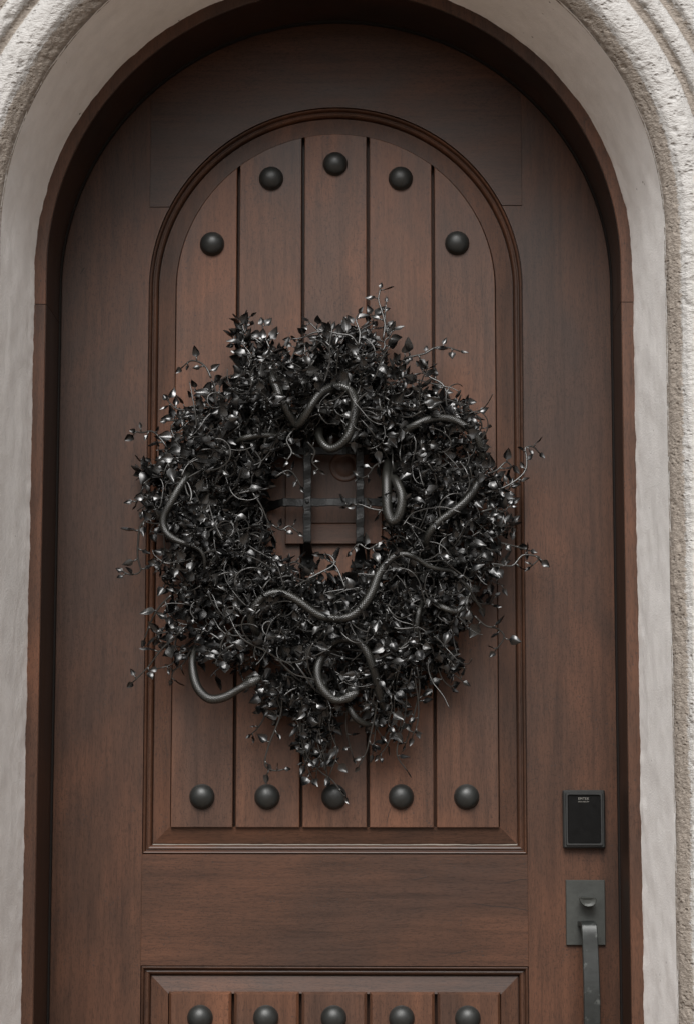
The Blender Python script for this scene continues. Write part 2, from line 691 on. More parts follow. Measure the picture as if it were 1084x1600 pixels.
# flat field of the wall out to its edges
U = upath(0.03, 0.0)
v, f = [], []
X1, Z1 = 3.0, 4.2
for q in U:
    p = upoint(q, RF + 0.215)
    c = Vector((q[0], 0, q[1]))
    if q[1] <= 0.0:
        e = Vector((X1 * q[0], 0, p.z))
    else:
        t = min((X1 - abs(p.x)) / max(1e-6, abs(c.x)), (Z1 - p.z) / max(1e-6, c.z))
        e = p + c * t
    for k in range(6):
        s = p.lerp(e, k / 5)
        v.append((s.x + 0.008 * max(0.0, q[0]) * (1 - k / 5), YF - 0.030, s.z))
for i in range(len(U) - 1):
    for j in range(5):
        a = i * 6 + j
        f.append((a, a + 1, a + 7, a + 6))
me = fix_normals(mesh('wall_field', v, f))
part('wall_field', me, M_STUCCO, wall)

# ------------------------------------------------------------------ wooden frame
frame = empty('wooden_archway', (0, 0, 0.03), 'dark brown wooden arched frame set inside the plastered opening', 'archway')
frame['kind'] = 'thing'
ZJT = 2.146          # joint between the posts and the arched head
st_ = [(RJ - 0.012, 0.060), (RJ - 0.012, 0.048), (RJ, 0.048), (RJ, YJ + 0.0022), (RJ + 0.0006, YJ + 0.0012), (RJ + 0.0012, YJ + 0.0012)]  # inner faces, split from the frame's front to take the darker colour
fp = [(RJ + 0.0013, YJ + 0.006), (RJ + 0.0013, YJ + 0.0012), (RJ + 0.0022, YJ), (RJ + 0.070, YJ), (RJ + 0.070, 0.060)]
back = [(RJ + 0.0025, 0.055), (RJ + 0.0025, YJ + 0.004), (RJ + 0.065, YJ + 0.004)]
for sx in (-1, 1):
    pts = [(sx * 0, 0.03 + (ZJT - 0.0012 - 0.03) * i / 20) for i in range(21)]
    me = fix_normals(run('post', pts, [(sx, 0)] * 21, fp))
    part('post', me, WEDGE, frame)
    part('inner_face', fix_normals(run('inner_face', pts, [(sx, 0)] * 21, st_)), WINSIDE, frame)
pts, nrm = [], []
hs_ = [(-1.0, 0.0, ZJT), (-1.0, 0.0, ZJT + 0.03)] + [(math.cos(a), math.sin(a), ZS) for a in [math.pi - math.pi * i / 96 for i in range(97)]] + [(1.0, 0.0, ZJT + 0.03), (1.0, 0.0, ZJT)]
me = fix_normals(run('arched_head', [(0, q[2]) for q in hs_], [(q[0], q[1]) for q in hs_], fp))
part('arched_head', me, WEDGE, frame)
part('inner_face', fix_normals(run('inner_face', [(0, q[2]) for q in hs_], [(q[0], q[1]) for q in hs_], st_)), WINSIDE, frame)
hb = [(-1.0, 0.0, ZJT - 0.02)] + hs_ + [(1.0, 0.0, ZJT - 0.02)]
me = fix_normals(run('backing', [(0, q[2]) for q in hb], [(q[0], q[1]) for q in hb], back))
part('backing', me, M_GAP, frame)
# rubber strip in the corner between frame and leaf
sp_ = [(RJ + 0.0005, -0.014), (RJ - 0.0025, -0.013), (RJ - 0.0032, -0.006), (RJ - 0.0025, -0.0015), (RJ + 0.0005, -0.001)]
hs2 = [(-1.0, 0.0, 0.03)] + hs_[1:-1] + [(1.0, 0.0, 0.03)]
me = fix_normals(run('weather_strip', [(0, q[2]) for q in hs2], [(q[0], q[1]) for q in hs2], sp_))
part('weather_strip', me, M_STRIP, frame)

# ------------------------------------------------------------------ door leaf
door = empty('door', (0, 0, 0.03), 'dark brown arched plank door with black domed studs', 'door')
door['kind'] = 'thing'
Z0 = 0.034
GAP = 0.00006


def ocirc(x, r):
    return ZS + math.sqrt(max(0.0, r * r - x * x))


core = [(-RD, Z0)] + [(RD, Z0)] + arc(0, ZS, RD, 0, math.pi, 64)
part('core', slab('core', core, 0.034, 0.045, 0.0005), WZ, door)

ZJ = 2.359           # joint where the arched head piece sits on the stiles
xj = math.sqrt(H * H - (ZJ - ZS) ** 2)
for sx in (-1, 1):
    P = [(RD, Z0), (RD, ZS)]
    a1 = math.acos(H / RD)
    P += arc(0, ZS, RD, 0, a1, 18)[1:]
    P += [(H + GAP, ZJ - GAP - 0.0011)]
    P[-2] = (H + GAP, P[-2][1])
    a2 = math.atan2(ZJ - ZS, xj)
    P += [(xj, ZJ - GAP - 0.0011)]
    P += arc(0, ZS, H, a2, 0, 14)[1:]
    P += [(H, Z0)]
    P = [(sx * x, z) for x, z in P]
    part('stile', slab('stile', P, 0.0, 0.034, 0.00015), WZ, door)
a1 = math.acos((H - GAP) / RD)
P = [(H - GAP, ZJ + GAP)] + arc(0, ZS, RD, a1, math.pi - a1, 64) + [(-H + GAP, ZJ + GAP)]
P += [(-xj, ZJ + GAP)] + arc(0, ZS, H, math.pi - a2, a2, 60)[1:-1] + [(xj, ZJ + GAP)]
part('arched_rail', slab('arched_rail', P, 0.0, 0.034, 0.00015), WHEAD, door)
part('lock_rail', box('lock_rail', -H + GAP, H - GAP, 0.0002, 0.034, ZL, ZB, 0.0004), WX, door)
part('bottom_rail', box('bottom_rail', -H + GAP, H - GAP, 0.0002, 0.034, Z0, ZL0, 0.0004), WX, door)

# stuck mouldings round the two panels: (inset, depth)
MP = [(0.0, 0.0003), (0.0002, 0.0070), (0.0013, 0.0070), (0.0015, 0.0014), (0.0027, 0.0005), (0.0042, 0.0012), (0.0056, 0.0036), (0.0062, 0.0066), (0.0068, 0.0092),
      (0.0078, 0.0094), (0.0086, 0.0076), (0.0104, 0.0070), (0.0126, 0.0078), (0.0144, 0.0100), (0.0155, 0.0130), (0.0160, 0.0172), (0.0166, 0.0185)]
FB = [(0.0166, 0.0185), (0.0178, 0.0185), (0.0180, 0.0142), (H - PW - 0.0016, 0.0088), (H - PW - 0.0014, 0.0290)]      # sloping field up to the boards


def frame_of(panel_name, zb, zt, arched):
    for kind, prof, nm in (('moulding', MP, 'moulding'), ('field', FB, 'sloping_field')):
        sides = []
        if arched:
            sides.append(([(-H, zb), (-H, ZS)], [(1, 1), (1, 0)], WTZ))
            sides.append(([(H, zb), (H, ZS)], [(-1, 1), (-1, 0)], WTZ))
            A = arc(0, ZS, H, math.pi, 0, 72)
            sides.append((A, [(-(x) / H, -(z - ZS) / H) for x, z in A], WTZ))
        else:
            sides.append(([(-H, zb), (-H, zt)], [(1, 1), (1, -1)], WTZ))
            sides.append(([(H, zb), (H, zt)], [(-1, 1), (-1, -1)], WTZ))
            sides.append(([(-H, zt), (H, zt)], [(1, -1), (-1, -1)], WTX))
        sides.append(([(-H, zb), (H, zb)], [(1, 1), (-1, 1)], WTX))
        for pts, nr, mt in sides:
            me = run(nm, pts, nr, prof)
            fix_normals(me)
            o = part(nm, me, mt, door)
            if kind == 'moulding':
                me.polygons.foreach_set('use_smooth', [False] * len(me.polygons))


frame_of('upper', ZB, None, True)
frame_of('lower', ZL0, ZL, False)

# pale caulk showing along the bottom moulding
CK = simple('old_caulk', (0.20, 0.18, 0.155), 0.8)
v, f = [], []
NC = 150
for i in range(NC + 1):
    x = -H + 0.0172 + (2 * H - 0.0344) * i / NC
    wv = 0.0002 + 0.0013 * max(0.0, noise.noise(Vector((x * 14, 2, 5))) + 0.25) + 0.0005 * noise.noise(Vector((x * 90, 1, 1)))
    z = ZB + 0.0158 + 0.0006 * noise.noise(Vector((x * 40, 7, 3)))
    v += [(x, 0.0140, z - 0.001), (x, 0.0118, z + wv * 0.5), (x, 0.0165, z + 0.0012 + wv)]
for i in range(NC):
    a = i * 3
    f += [(a, a + 1, a + 4, a + 3), (a + 1, a + 2, a + 5, a + 4)]
part('caulk_line', fix_normals(mesh('caulk_line', v, f)), CK, door, True)


# hairline cracks in the wood
def crack(pts, y, w0=0.0006):
    P = spline([Vector((at(a, b, 0).x, 0, at(a, b, 0).z)) for a, b in pts], 8)
    v, f = [], []
    n = len(P)
    for i, p in enumerate(P):
        t = (P[min(i + 1, n - 1)] - P[max(i - 1, 0)]).normalized()
        q = Vector((-t.z, 0, t.x))
        ww = w0 * (0.25 + 0.75 * math.sin(math.pi * (0.12 + 0.76 * i / (n - 1)))) * random.uniform(0.6, 1.2)
        j = 0.0004 * noise.noise(Vector((p.x * 200, 3, p.z * 200)))
        v += [(p.x + q.x * (j - ww), y, p.z + q.z * (j - ww)), (p.x + q.x * (j + ww), y, p.z + q.z * (j + ww))]
    for i in range(n - 1):
        f.append((2 * i, 2 * i + 1, 2 * i + 3, 2 * i + 2))
    part('crack', mesh('crack', v, f), M_GAP, door)


crack([(772, 1381), (790, 1379), (808, 1375), (825, 1374)], 0.0000, 0.0004)
crack([(735, 1411), (770, 1416), (800, 1418), (825, 1423)], 0.0000, 0.0005)
crack([(694, 1493), (712, 1489), (735, 1485)], 0.0000, 0.0004)
crack([(642, 1375), (660, 1372), (672, 1368)], 0.0000, 0.0004)
crack([(603, 1290), (606, 1275), (610, 1262)], 0.0014, 0.0004)
crack([(504, 215), (504, 235), (504, 262), (503, 300)], 0.0014, 0.0003)
crack([(126, 428), (130, 422), (133, 418)], -0.0003, 0.0011)

# boards
EX = [-PW, -0.1728, -0.0576, 0.0576, 0.1728, PW]
GW = 0.0026
stud_prof = [(0.0218, 0.0), (0.0218, 0.0016)] + [(0.0214 * math.cos(t), 0.0016 + 0.0165 * math.sin(t)) for t in [math.radians(a) for a in (0, 10, 20, 31, 42, 53, 64, 74, 83)]]
STUD = lathe('stud', stud_prof, 32)
STUD.materials.append(M_CLAVO)
STUD.polygons.foreach_set('use_smooth', [True] * len(STUD.polygons))


def stud(x, z, y, plank):
    o = link('stud', STUD)
    o.parent = plank
    o.matrix_parent_inverse = Matrix.Identity(4)
    o.location = (x, y, z)
    o.rotation_euler = (random.uniform(-.06, .06), random.uniform(0, 6), random.uniform(-.06, .06))
    return o


TOPS = [(-0.2190, 2.2912), (-0.1146, 2.4105), (-0.0005, 2.4364), (0.1156, 2.4092), (0.2155, 2.2908)]
YPL = 0.0022
for i in range(5):
    x0 = EX[i] + (GW if i else 0)
    x1 = EX[i + 1] - (GW if i < 4 else 0)
    n = 16
    top = []
    for k in range(n + 1):
        x = x1 + (x0 - x1) * k / n
        if i == 4:                      # follow the arc evenly at the ends
            a = math.acos(min(1, x0 / PW)) * k / n
            x = PW * math.cos(a)
        if i == 0:
            a = math.acos(min(1, -x1 / PW)) * (1 - k / n)
            x = -PW * math.cos(a)
        top.append((x, ocirc(x, PW)))
    P = [(x0, ZPB), (x1, ZPB)] + top
    Q = []
    for p in P:
        if not Q or (Vector(p) - Vector(Q[-1])).length > 1e-4:
            Q.append(p)
    yy = YPL + random.uniform(-0.0003, 0.0003)
    pk = part('plank', slab('plank', Q, yy, 0.033, 0.0011, 0.0011), WPALE, door)
    # parts hang on the board: world coordinates, door sits at (0,0,0.03)
    stud(TOPS[i][0], TOPS[i][1], yy, pk)
    stud((EX[i] + EX[i + 1]) / 2 - 0.0008, 1.3141, yy, pk)
for i in range(5):
    x0 = EX[i] + (GW if i else 0)
    x1 = EX[i + 1] - (GW if i < 4 else 0)
    yy = YPL + random.uniform(-0.0003, 0.0003)
    pk = part('plank', slab('plank', [(x0, ZLP0), (x1, ZLP0), (x1, ZLP), (x0, ZLP)], yy, 0.033, 0.0046, 0.0052), WPALE, door)
    stud((EX[i] + EX[i + 1]) / 2 - 0.0008, 0.9398, yy, pk)
    stud((EX[i] + EX[i + 1]) / 2 - 0.0008, 0.3374, yy, pk)

# ------------------------------------------------------------------ peephole hatch and iron grille in the middle of the upper panel
def P2(px, py, Y):
    p = at(px, py, Y)
    return p.x, p.z


hx0, hz0 = P2(446, 851, 0)
hx1 = -hx0 - 0.004
hz1 = hz0 + 0.235
zm = P2(486, 819, 0)[1]
xl, xr = hx0 + 0.030, hx1 - 0.030
hatch = part('peephole_hatch', slab('peephole_hatch', [(hx0, hz0), (hx1, hz0), (hx1, hz1), (hx0, hz1)], 0.0005, 0.003, 0.0005), M_GAP, door)


def sub(name, me, mat, par, smooth=False):
    o = link(name, me, mat, None, smooth)
    o.parent = par
    return o


sub('hatch_rail', box('hatch_rail', hx0 + 0.0385, hx1 - 0.0385, -0.0085, 0.0008, hz0, zm, 0.0012), WX, hatch)
sub('hatch_stile', box('hatch_stile', hx0, hx0 + 0.038, -0.009, 0.0008, hz0, hz1, 0.0012), WZ, hatch)
sub('hatch_stile', box('hatch_stile', hx1 - 0.038, hx1, -0.009, 0.0008, hz0, hz1, 0.0012), WZ, hatch)
sub('hatch_panel', box('hatch_panel', hx0 + 0.0385, hx1 - 0.0385, -0.004, 0.0008, zm + 0.0008, hz1 - 0.034, 0.0012), WZ, hatch)
sub('hatch_rail', box('hatch_rail', hx0 + 0.0385, hx1 - 0.0385, -0.0085, 0.0008, hz1 - 0.0335, hz1, 0.0012), WX, hatch)
kx, kz = P2(539, 729, -0.004)
rp = [(0.027, 0.0), (0.0268, 0.0008), (0.025, 0.0012), (0.022, 0.0012), (0.020, 0.0006), (0.018, 0.0006), (0.016, 0.0012), (0.013, 0.0018), (0.006, 0.0022), (0.001, 0.0023)]
kn = sub('hatch_knob', lathe('hatch_knob', rp, 36), WZ, hatch, True)
kn.location = (kx, -0.004, kz)

grille = empty('iron_grille', (0, 0, 0.0), None, None)
adopt(door, grille)
YG = -0.050


def strap(name, path, width, thick, across):
    """flat hammered bar along path; width may vary; across = direction of its width"""
    v, f = [], []
    n = len(path)
    ac = Vector(across)
    for i, p in enumerate(path):
        t = (path[min(i + 1, n - 1)] - path[max(i - 1, 0)]).normalized()
        nr = t.cross(ac).normalized()
        k = i * 0.37
        ww = width[i] * (1 + 0.26 * noise.noise(Vector((p.x * 110, 3, p.z * 110))))
        off = 0.0011 * noise.noise(Vector((p.x * 70, 9, p.z * 70)))
        for a, b in ((-.5, -.5), (.5, -.5), (.5, .5), (-.5, .5)):
            v.append(p + ac * (a * ww + off) + nr * (b * thick + 0.0030 * noise.noise(Vector((p.x * 60, 5 + a, p.z * 60)))))
    for i in range(n - 1):
        for k in range(4):
            a, b = i * 4 + k, i * 4 + (k + 1) % 4
            f.append((a, b, b + 4, a + 4))
    f.append((0, 1, 2, 3))
    f.append(tuple(range((n - 1) * 4, n * 4)))
    me = fix_normals(mesh(name, v, f))
    bm = bmesh.new()
    bm.from_mesh(me)
    ed = [e for e in bm.edges if len(e.link_faces) == 2 and e.calc_face_angle(0) > 0.9]
    bmesh.ops.bevel(bm, geom=ed, offset=0.0008, segments=1, affect='EDGES')
    bm.to_mesh(me)
    bm.free()
    return me


def bent(p0, p1, axis):
    """bar that leaves the door at p0, stands off at YG and returns at p1, feet spread"""
    d = (p1 - p0)
    L = d.length
    d.normalize()
    ctrl = [(0.0, -0.003), (0.012, -0.0045), (0.020, -0.010), (0.030, YG * 0.55), (0.042, YG * 0.93), (0.060, YG)]
    prof = ctrl + [(L - s, y) for s, y in reversed(ctrl)]
    pts = [p0 + d * s + Vector((0, y, 0)) for s, y in prof]
    path = spline(pts, 6)
    out, wd = [], []
    for p in path:
        s = min((p - p0).dot(d), (p1 - p).dot(d))
        k = max(0.0, 1 - s / 0.034)
        wd.append(0.0136 + 0.021 * k ** 1.6)
    # resample the long middle finely so that the hammering shows
    fine, fw = [], []
    for i in range(len(path) - 1):
        m = max(1, int((path[i + 1] - path[i]).length / 0.005))
        for k in range(m):
            fine.append(path[i].lerp(path[i + 1], k / m))
            fw.append(wd[i] + (wd[i + 1] - wd[i]) * k / m)
    fine.append(path[-1])
    fw.append(wd[-1])
    return fine, fw


gx = [at(480.5, 745, YG).x, at(562, 745, YG).x]
gzl = at(480, 888, 0).z
gzt = gzl + 0.305
gzh = [at(480, 784.5, YG).z, at(520, 704, YG).z]
RIV = lathe('rivet', [(0.0036, 0.0), (0.0034, 0.0012), (0.0024, 0.0024), (0.0008, 0.003)], 12)
RIV.materials.append(M_IRON)
for x in gx:
    fine, fw = bent(Vector((x, 0, gzl)), Vector((x, 0, gzt)), 'z')
    sub('upright_bar', strap('upright_bar', fine, fw, 0.0042, (1, 0, 0)), M_IRON, grille)
    for z in gzh:
        o = link('rivet', RIV)
        o.parent = grille
        o.location = (x, YG - 0.0025, z)
    for z in (gzl + 0.011, gzt - 0.011):
        o = link('rivet', RIV)
        o.parent = grille
        o.location = (x, -0.007, z)
for z in gzh:
    fine, fw = bent(Vector((gx[0] - 0.085, 0, z)), Vector((gx[1] + 0.085, 0, z)), 'x')
    for p in fine:
        p.y = p.y * 0.93 + 0.0
    sub('cross_bar', strap('cross_bar', fine, fw, 0.0036, (0, 0, 1)), M_IRON, grille)

# ------------------------------------------------------------------ keypad lock and handle set
kp = empty('keypad_lock', (0, 0, 0))
adopt(door, kp)
kx0, kz1 = P2(878.5, 1234.5, -0.016)
kx1, kz0 = P2(945.5, 1325.5, -0.016)


def rrect(x0, x1, z0, z1, r, n=4):
    P = []
    for cx, cz, a in ((x1 - r, z0 + r, -90), (x1 - r, z1 - r, 0), (x0 + r, z1 - r, 90), (x0 + r, z0 + r, 180)):
        P += arc(cx, cz, r, math.radians(a), math.radians(a + 90), n)
    return P


sub('housing', slab('housing', rrect(kx0, kx1, kz0, kz1, 0.003), -0.016, 0.0003, 0.0025), M_BEZEL, kp)
bz = 0.0086
# raised lip round the glass
out_ = rrect(kx0 + 0.004, kx1 - 0.004, kz0 + 0.004, kz1 - 0.004, 0.003)
inn_ = rrect(kx0 + bz, kx1 - bz, kz0 + bz, kz1 - bz, 0.0025)
v = [(x, -0.0155, z) for x, z in out_] + [(x, -0.0195, z) for x, z in offset_poly(out_, 0.0012)] + [(x, -0.0195, z) for x, z in offset_poly(inn_, -0.0010)] + [(x, -0.0160, z) for x, z in inn_]
n = len(out_)
f = []
for r in range(3):
    for i in range(n):
        j = (i + 1) % n
        f.append((r * n + i, r * n + j, (r + 1) * n + j, (r + 1) * n + i))
sub('bezel', fix_normals(mesh('bezel', v, f)), M_BEZEL, kp)
sub('touch_screen', slab('touch_screen', inn_, -0.0166, -0.0158, 0.0003), M_SCREEN, kp)


def lettering(txt, x, z, y, size, par):
    cu = bpy.data.curves.new('lettering', 'FONT')
    cu.body = txt
    cu.size = size
    cu.align_x = 'CENTER'
    cu.extrude = 0.0001
    cu.space_character = 1.15
    cu.resolution_u = 3
    o = bpy.data.objects.new('lettering', cu)
    COL.objects.link(o)
    dg = bpy.context.evaluated_depsgraph_get()
    me = bpy.data.meshes.new_from_object(o.evaluated_get(dg))
    bpy.data.objects.remove(o)
    q = link('lettering', me)
    me.materials.clear()
    me.materials.append(M_PRINT)
    q.parent = par
    q.location = (x, y, z)
    q.rotation_euler = (math.pi / 2, 0, 0)
    return q


lx, lz = P2(911, 1249.5, -0.0168)
lettering('EMTEK', lx, lz, -0.0169, 0.0056, kp)
lx, lz = P2(911, 1253.5, -0.0168)
lettering('ASSA ABLOY', lx, lz, -0.0169, 0.0030, kp)

hd = empty('handle_set', (0, 0, 0))
adopt(door, hd)
px0, pz1 = P2(883, 1375, -0.006)
px1, pz0 = P2(945.5, 1477, -0.006)
sub('back_plate', box('back_plate', px0, px1, -0.0065, 0.0003, pz0, pz1, 0.0009), M_BRONZE, hd)
# thumb latch: a dished D-shaped tongue
tx, tz = P2(917.5, 1408, -0.034)
D = [(-0.0135, 0.0085), (0.0125, 0.0080), (0.0150, 0.0045), (0.0142, -0.0015), (0.0105, -0.0060), (0.0050, -0.0082), (-0.0010, -0.0084), (-0.0065, -0.0066), (-0.0105, -0.0030), (-0.0140, 0.0030), (-0.0150, 0.0070)]
sec = [(-0.003, 0.70, 0.002), (-0.012, 0.74, 0.0015), (-0.022, 0.86, 0.0), (-0.0300, 0.97, -0.001), (-0.0335, 1.0, -0.0015), (-0.0352, 0.93, -0.0015), (-0.0346, 0.74, -0.0015), (-0.0335, 0.40, -0.0015)]
v, f = [], []
for y_, k_, dz_ in sec:
    for a, b in D:
        v.append((tx + a * k_, y_, tz + b * k_ * 0.92 + dz_))
nd = len(D)
for i in range(len(sec) - 1):
    for k in range(nd):
        a, b = i * nd + k, i * nd + (k + 1) % nd
        f.append((a, b, b + nd, a + nd))
f.append(tuple(range((len(sec) - 1) * nd, len(sec) * nd)))
o = sub('thumb_latch', fix_normals(mesh('thumb_latch', v, f)), M_BRONZE, hd)
# strap grip
gxm = at(920.5, 1500, -0.055).x
gz = at(920, 1441, -0.055).z
path = spline([Vector((gxm - 0.004, -0.004, gz - 0.004)), Vector((gxm - 0.003, -0.030, gz - 0.003)), Vector((gxm - 0.001, -0.050, gz - 0.0045)), Vector((gxm, -0.058, gz - 0.014)), Vector((gxm + 0.001, -0.061, gz - 0.05)),
               Vector((gxm + 0.002, -0.066, gz - 0.12)), Vector((gxm + 0.002, -0.062, gz - 0.20)), Vector((gxm + 0.002, -0.050, gz - 0.245)), Vector((gxm + 0.002, -0.030, gz - 0.262)), Vector((gxm + 0.002, -0.003, gz - 0.264))], 10)
wd = [0.0245 + 0.003 * min(1, i / 50) for i in range(len(path))]
v, f = [], []
for i, p in enumerate(path):
    t = (path[min(i + 1, len(path) - 1)] - path[max(i - 1, 0)]).normalized()
    nr = t.cross(Vector((1, 0, 0))).normalized()
    hw, ht, c_ = wd[i] / 2, 0.0045, 0.0013
    for a, b in ((-hw + c_, -ht), (hw - c_, -ht), (hw, -ht + c_), (hw, ht - c_), (hw - c_, ht), (-hw + c_, ht), (-hw, ht - c_), (-hw, -ht + c_)):
        v.append(p + Vector((1, 0, 0)) * a + nr * b)
for i in range(len(path) - 1):
    for k in range(8):
        a, b = i * 8 + k, i * 8 + (k + 1) % 8
        f.append((a, b, b + 8, a + 8))
f.append(tuple(range(8)))
f.append(tuple(range(len(v) - 8, len(v))))
sub('grip', fix_normals(mesh('grip', v, f)), M_GRIP, hd)
bx, bzz = P2(918, 1600, -0.006)
sub('foot_plate', box('foot_plate', gxm - 0.034, gxm + 0.034, -0.0065, 0.0003, gz - 0.30, gz - 0.235, 0.0009), M_BRONZE, hd)

# ------------------------------------------------------------------ wreath
WC = at(512, 806, -0.06)
wreath = empty('wreath', (WC.x, 0.0, WC.z), 'round wreath of glossy black ivy vines hung on the door', 'wreath')
YW0, YW1 = -0.012, -0.150


def pxr(r):
    return r / 915.0


OUT = [(0, 268), (30, 270), (60, 268), (90, 272), (120, 272), (150, 282), (180, 288), (210, 288), (235, 296), (270, 300), (300, 300), (330, 286), (360, 268)]
INN = [(0, 100), (45, 124), (90, 140), (135, 124), (180, 104), (225, 104), (270, 112), (315, 108), (360, 100)]


def lut(T, a):
    a = a % 360
    for (a0, r0), (a1, r1) in zip(T[:-1], T[1:]):
        if a <= a1:
            return r0 + (r1 - r0) * (a - a0) / (a1 - a0)
    return T[-1][1]


def ringpt(a, t, y):
    """a in degrees, t 0 (hole) .. 1 (outside)"""
    wob = 15.0 * noise.noise(Vector((math.cos(math.radians(a)) * 2.3, math.sin(math.radians(a)) * 2.3, 4.0))) + 11.0 * noise.noise(Vector((math.cos(math.radians(a)) * 5.5, math.sin(math.radians(a)) * 5.5, 9.0)))
    r = pxr(lut(INN, a) + (lut(OUT, a) + wob * 1.3 - lut(INN, a)) * t)
    return Vector((WC.x + r * math.cos(math.radians(a)), y, WC.z + r * math.sin(math.radians(a))))


# leaf shapes: pointed ovals folded along the midrib, tip and edges curling
def leaf_mesh(i):
    R = random.Random(100 + i)
    rows, cols = 7, 5
    v, f = [], []
    wid = R.uniform(0.30, 0.42)
    fold = R.uniform(0.25, 0.7)
    curl = R.uniform(-0.35, 0.45)
    tw = R.uniform(-0.5, 0.5)
    for r in range(rows):
        t = r / (rows - 1)
        wv = wid * (math.sin(math.pi * t ** 0.62) ** 0.85) * (1 - 0.25 * t) + 0.012
        if r == rows - 1:
            wv = 0.008
        for c in range(cols):
            s = (c / (cols - 1) - 0.5) * 2
            x = s * wv
            z = fold * abs(s) ** 1.3 * wv + curl * t * t * 0.55 - 0.10 * math.sin(t * math.pi)
            z += 0.05 * math.sin(6 * t + 3 * s) * abs(s)
            ang = tw * t
            v.append((x * math.cos(ang) - z * math.sin(ang), t, x * math.sin(ang) + z * math.cos(ang)))
    for r in range(rows - 1):
        for c in range(cols - 1):
            a = r * cols + c
            f.append((a, a + 1, a + cols + 1, a + cols))
    me = mesh('leaf', v, f)
    me.materials.append(M_LEAF)
    me.polygons.foreach_set('use_smooth', [True] * len(me.polygons))
    return me


LEAVES = [leaf_mesh(i) for i in range(8)]
leaf_list = []       # (matrix, mesh index, score)
stems = []           # (path, radii, keep)


def add_leaf(p, d, size, face=None):
    """leaf growing from p along d; face = rough normal"""
    d = d.normalized()
    nr = Vector((random.gauss(0, 0.55), -0.75 + random.gauss(0, 0.45), 0.45 + random.gauss(0, 0.5))) if face is None else face
    nr = nr - d * nr.dot(d)
    if nr.length < 1e-3:
        nr = d.orthogonal()
    nr.normalize()
    x = d.cross(nr)
    if random.random() < 0.12:
        nr, x = -nr, -x
    m = Matrix((x * size, d * size, nr * size)).transposed().to_4x4()
    m.translation = p
    score = size * (0.35 + abs(nr.y)) * (1.0 + 7.0 * max(0.0, -p.y - 0.05)) * random.uniform(0.8, 1.2)
    leaf_list.append((m, random.randrange(8), score))


def leafy(path, rad, lsize, every=2, start=1, keep=False, tendril=True):
    stems.append((path, rad, keep))
    n = len(path)
    side = random.choice((-1, 1))
    k = start
    while k < n - 1:
        p = path[k]
        t = (path[k + 1] - path[k - 1]).normalized()
        s = t.cross(Vector((0, -1, 0)))
        if s.length < 0.2:
            s = t.cross(Vector((0, 0, 1)))
        s.normalize()
        d = t * random.uniform(0.1, 0.9) + s * side * random.uniform(0.6, 1.1) + Vector((0, -random.uniform(-0.1, 0.7), random.gauss(0, 0.3)))
        d.normalize()
        pl = random.uniform(0.004, 0.010)
        e = p + d * pl
        stems.append(([p, p.lerp(e, 0.5) + t * 0.0012, e], [rad[k] * 0.9] * 3, False))
        add_leaf(e, d + Vector((0, random.gauss(0, 0.25), random.gauss(0, 0.2))), lsize * random.uniform(0.58, 1.32) * (1 - 0.30 * k / n))
        side = -side
        k += every if random.random() < 0.75 else every + 1


def wander(p, d, n, step, curl, flat=0.6):
    """random walk with smoothly changing curvature, ends in a curl"""
    path = [p.copy()]
    k1, k2 = random.gauss(0, curl), random.gauss(0, curl * 0.6)
    ax1 = Vector((0, -1, 0))
    d = d.normalized()
    for i in range(n):
        k1 += random.gauss(0, curl * 0.45)
        k2 += random.gauss(0, curl * 0.3)
        k1 *= 0.93
        k2 *= 0.85
        boost = 1.0 + 1.2 * max(0, i / n - 0.65)
        d = Matrix.Rotation(k1 * boost, 3, ax1) @ d
        ax2 = d.cross(ax1)
        if ax2.length > 0.1:
            d = Matrix.Rotation(k2, 3, ax2.normalized()) @ d
        q = path[-1] + d * step
        q.y = min(YW0, max(YW1 - 0.03, q.y))
        path.append(q)
    return path


def taper(n, r0, r1):
    return [r0 + (r1 - r0) * i / (n - 1) for i in range(n)]


# the bound core: long vines that run round the ring
for i in range(46):
    a = random.uniform(0, 360)
    span = random.uniform(70, 190) * random.choice((-1, 1))
    t = random.uniform(0.12, 0.72)
    y = random.uniform(-0.105, -0.016)
    pts = []
    m = 12
    ph = random.uniform(0, 6)
    for k in range(m + 1):
        aa = a + span * k / m
        pts.append(ringpt(aa, min(0.86, max(0.05, t + 0.14 * math.sin(ph + k * 0.9) + random.gauss(0, 0.04))), min(-0.012, y + 0.022 * math.sin(ph * 2 + k * 1.3))))
    path = spline(pts, 4)
    stems.append((path, taper(len(path), random.uniform(0.0016, 0.0028), 0.0012), False))

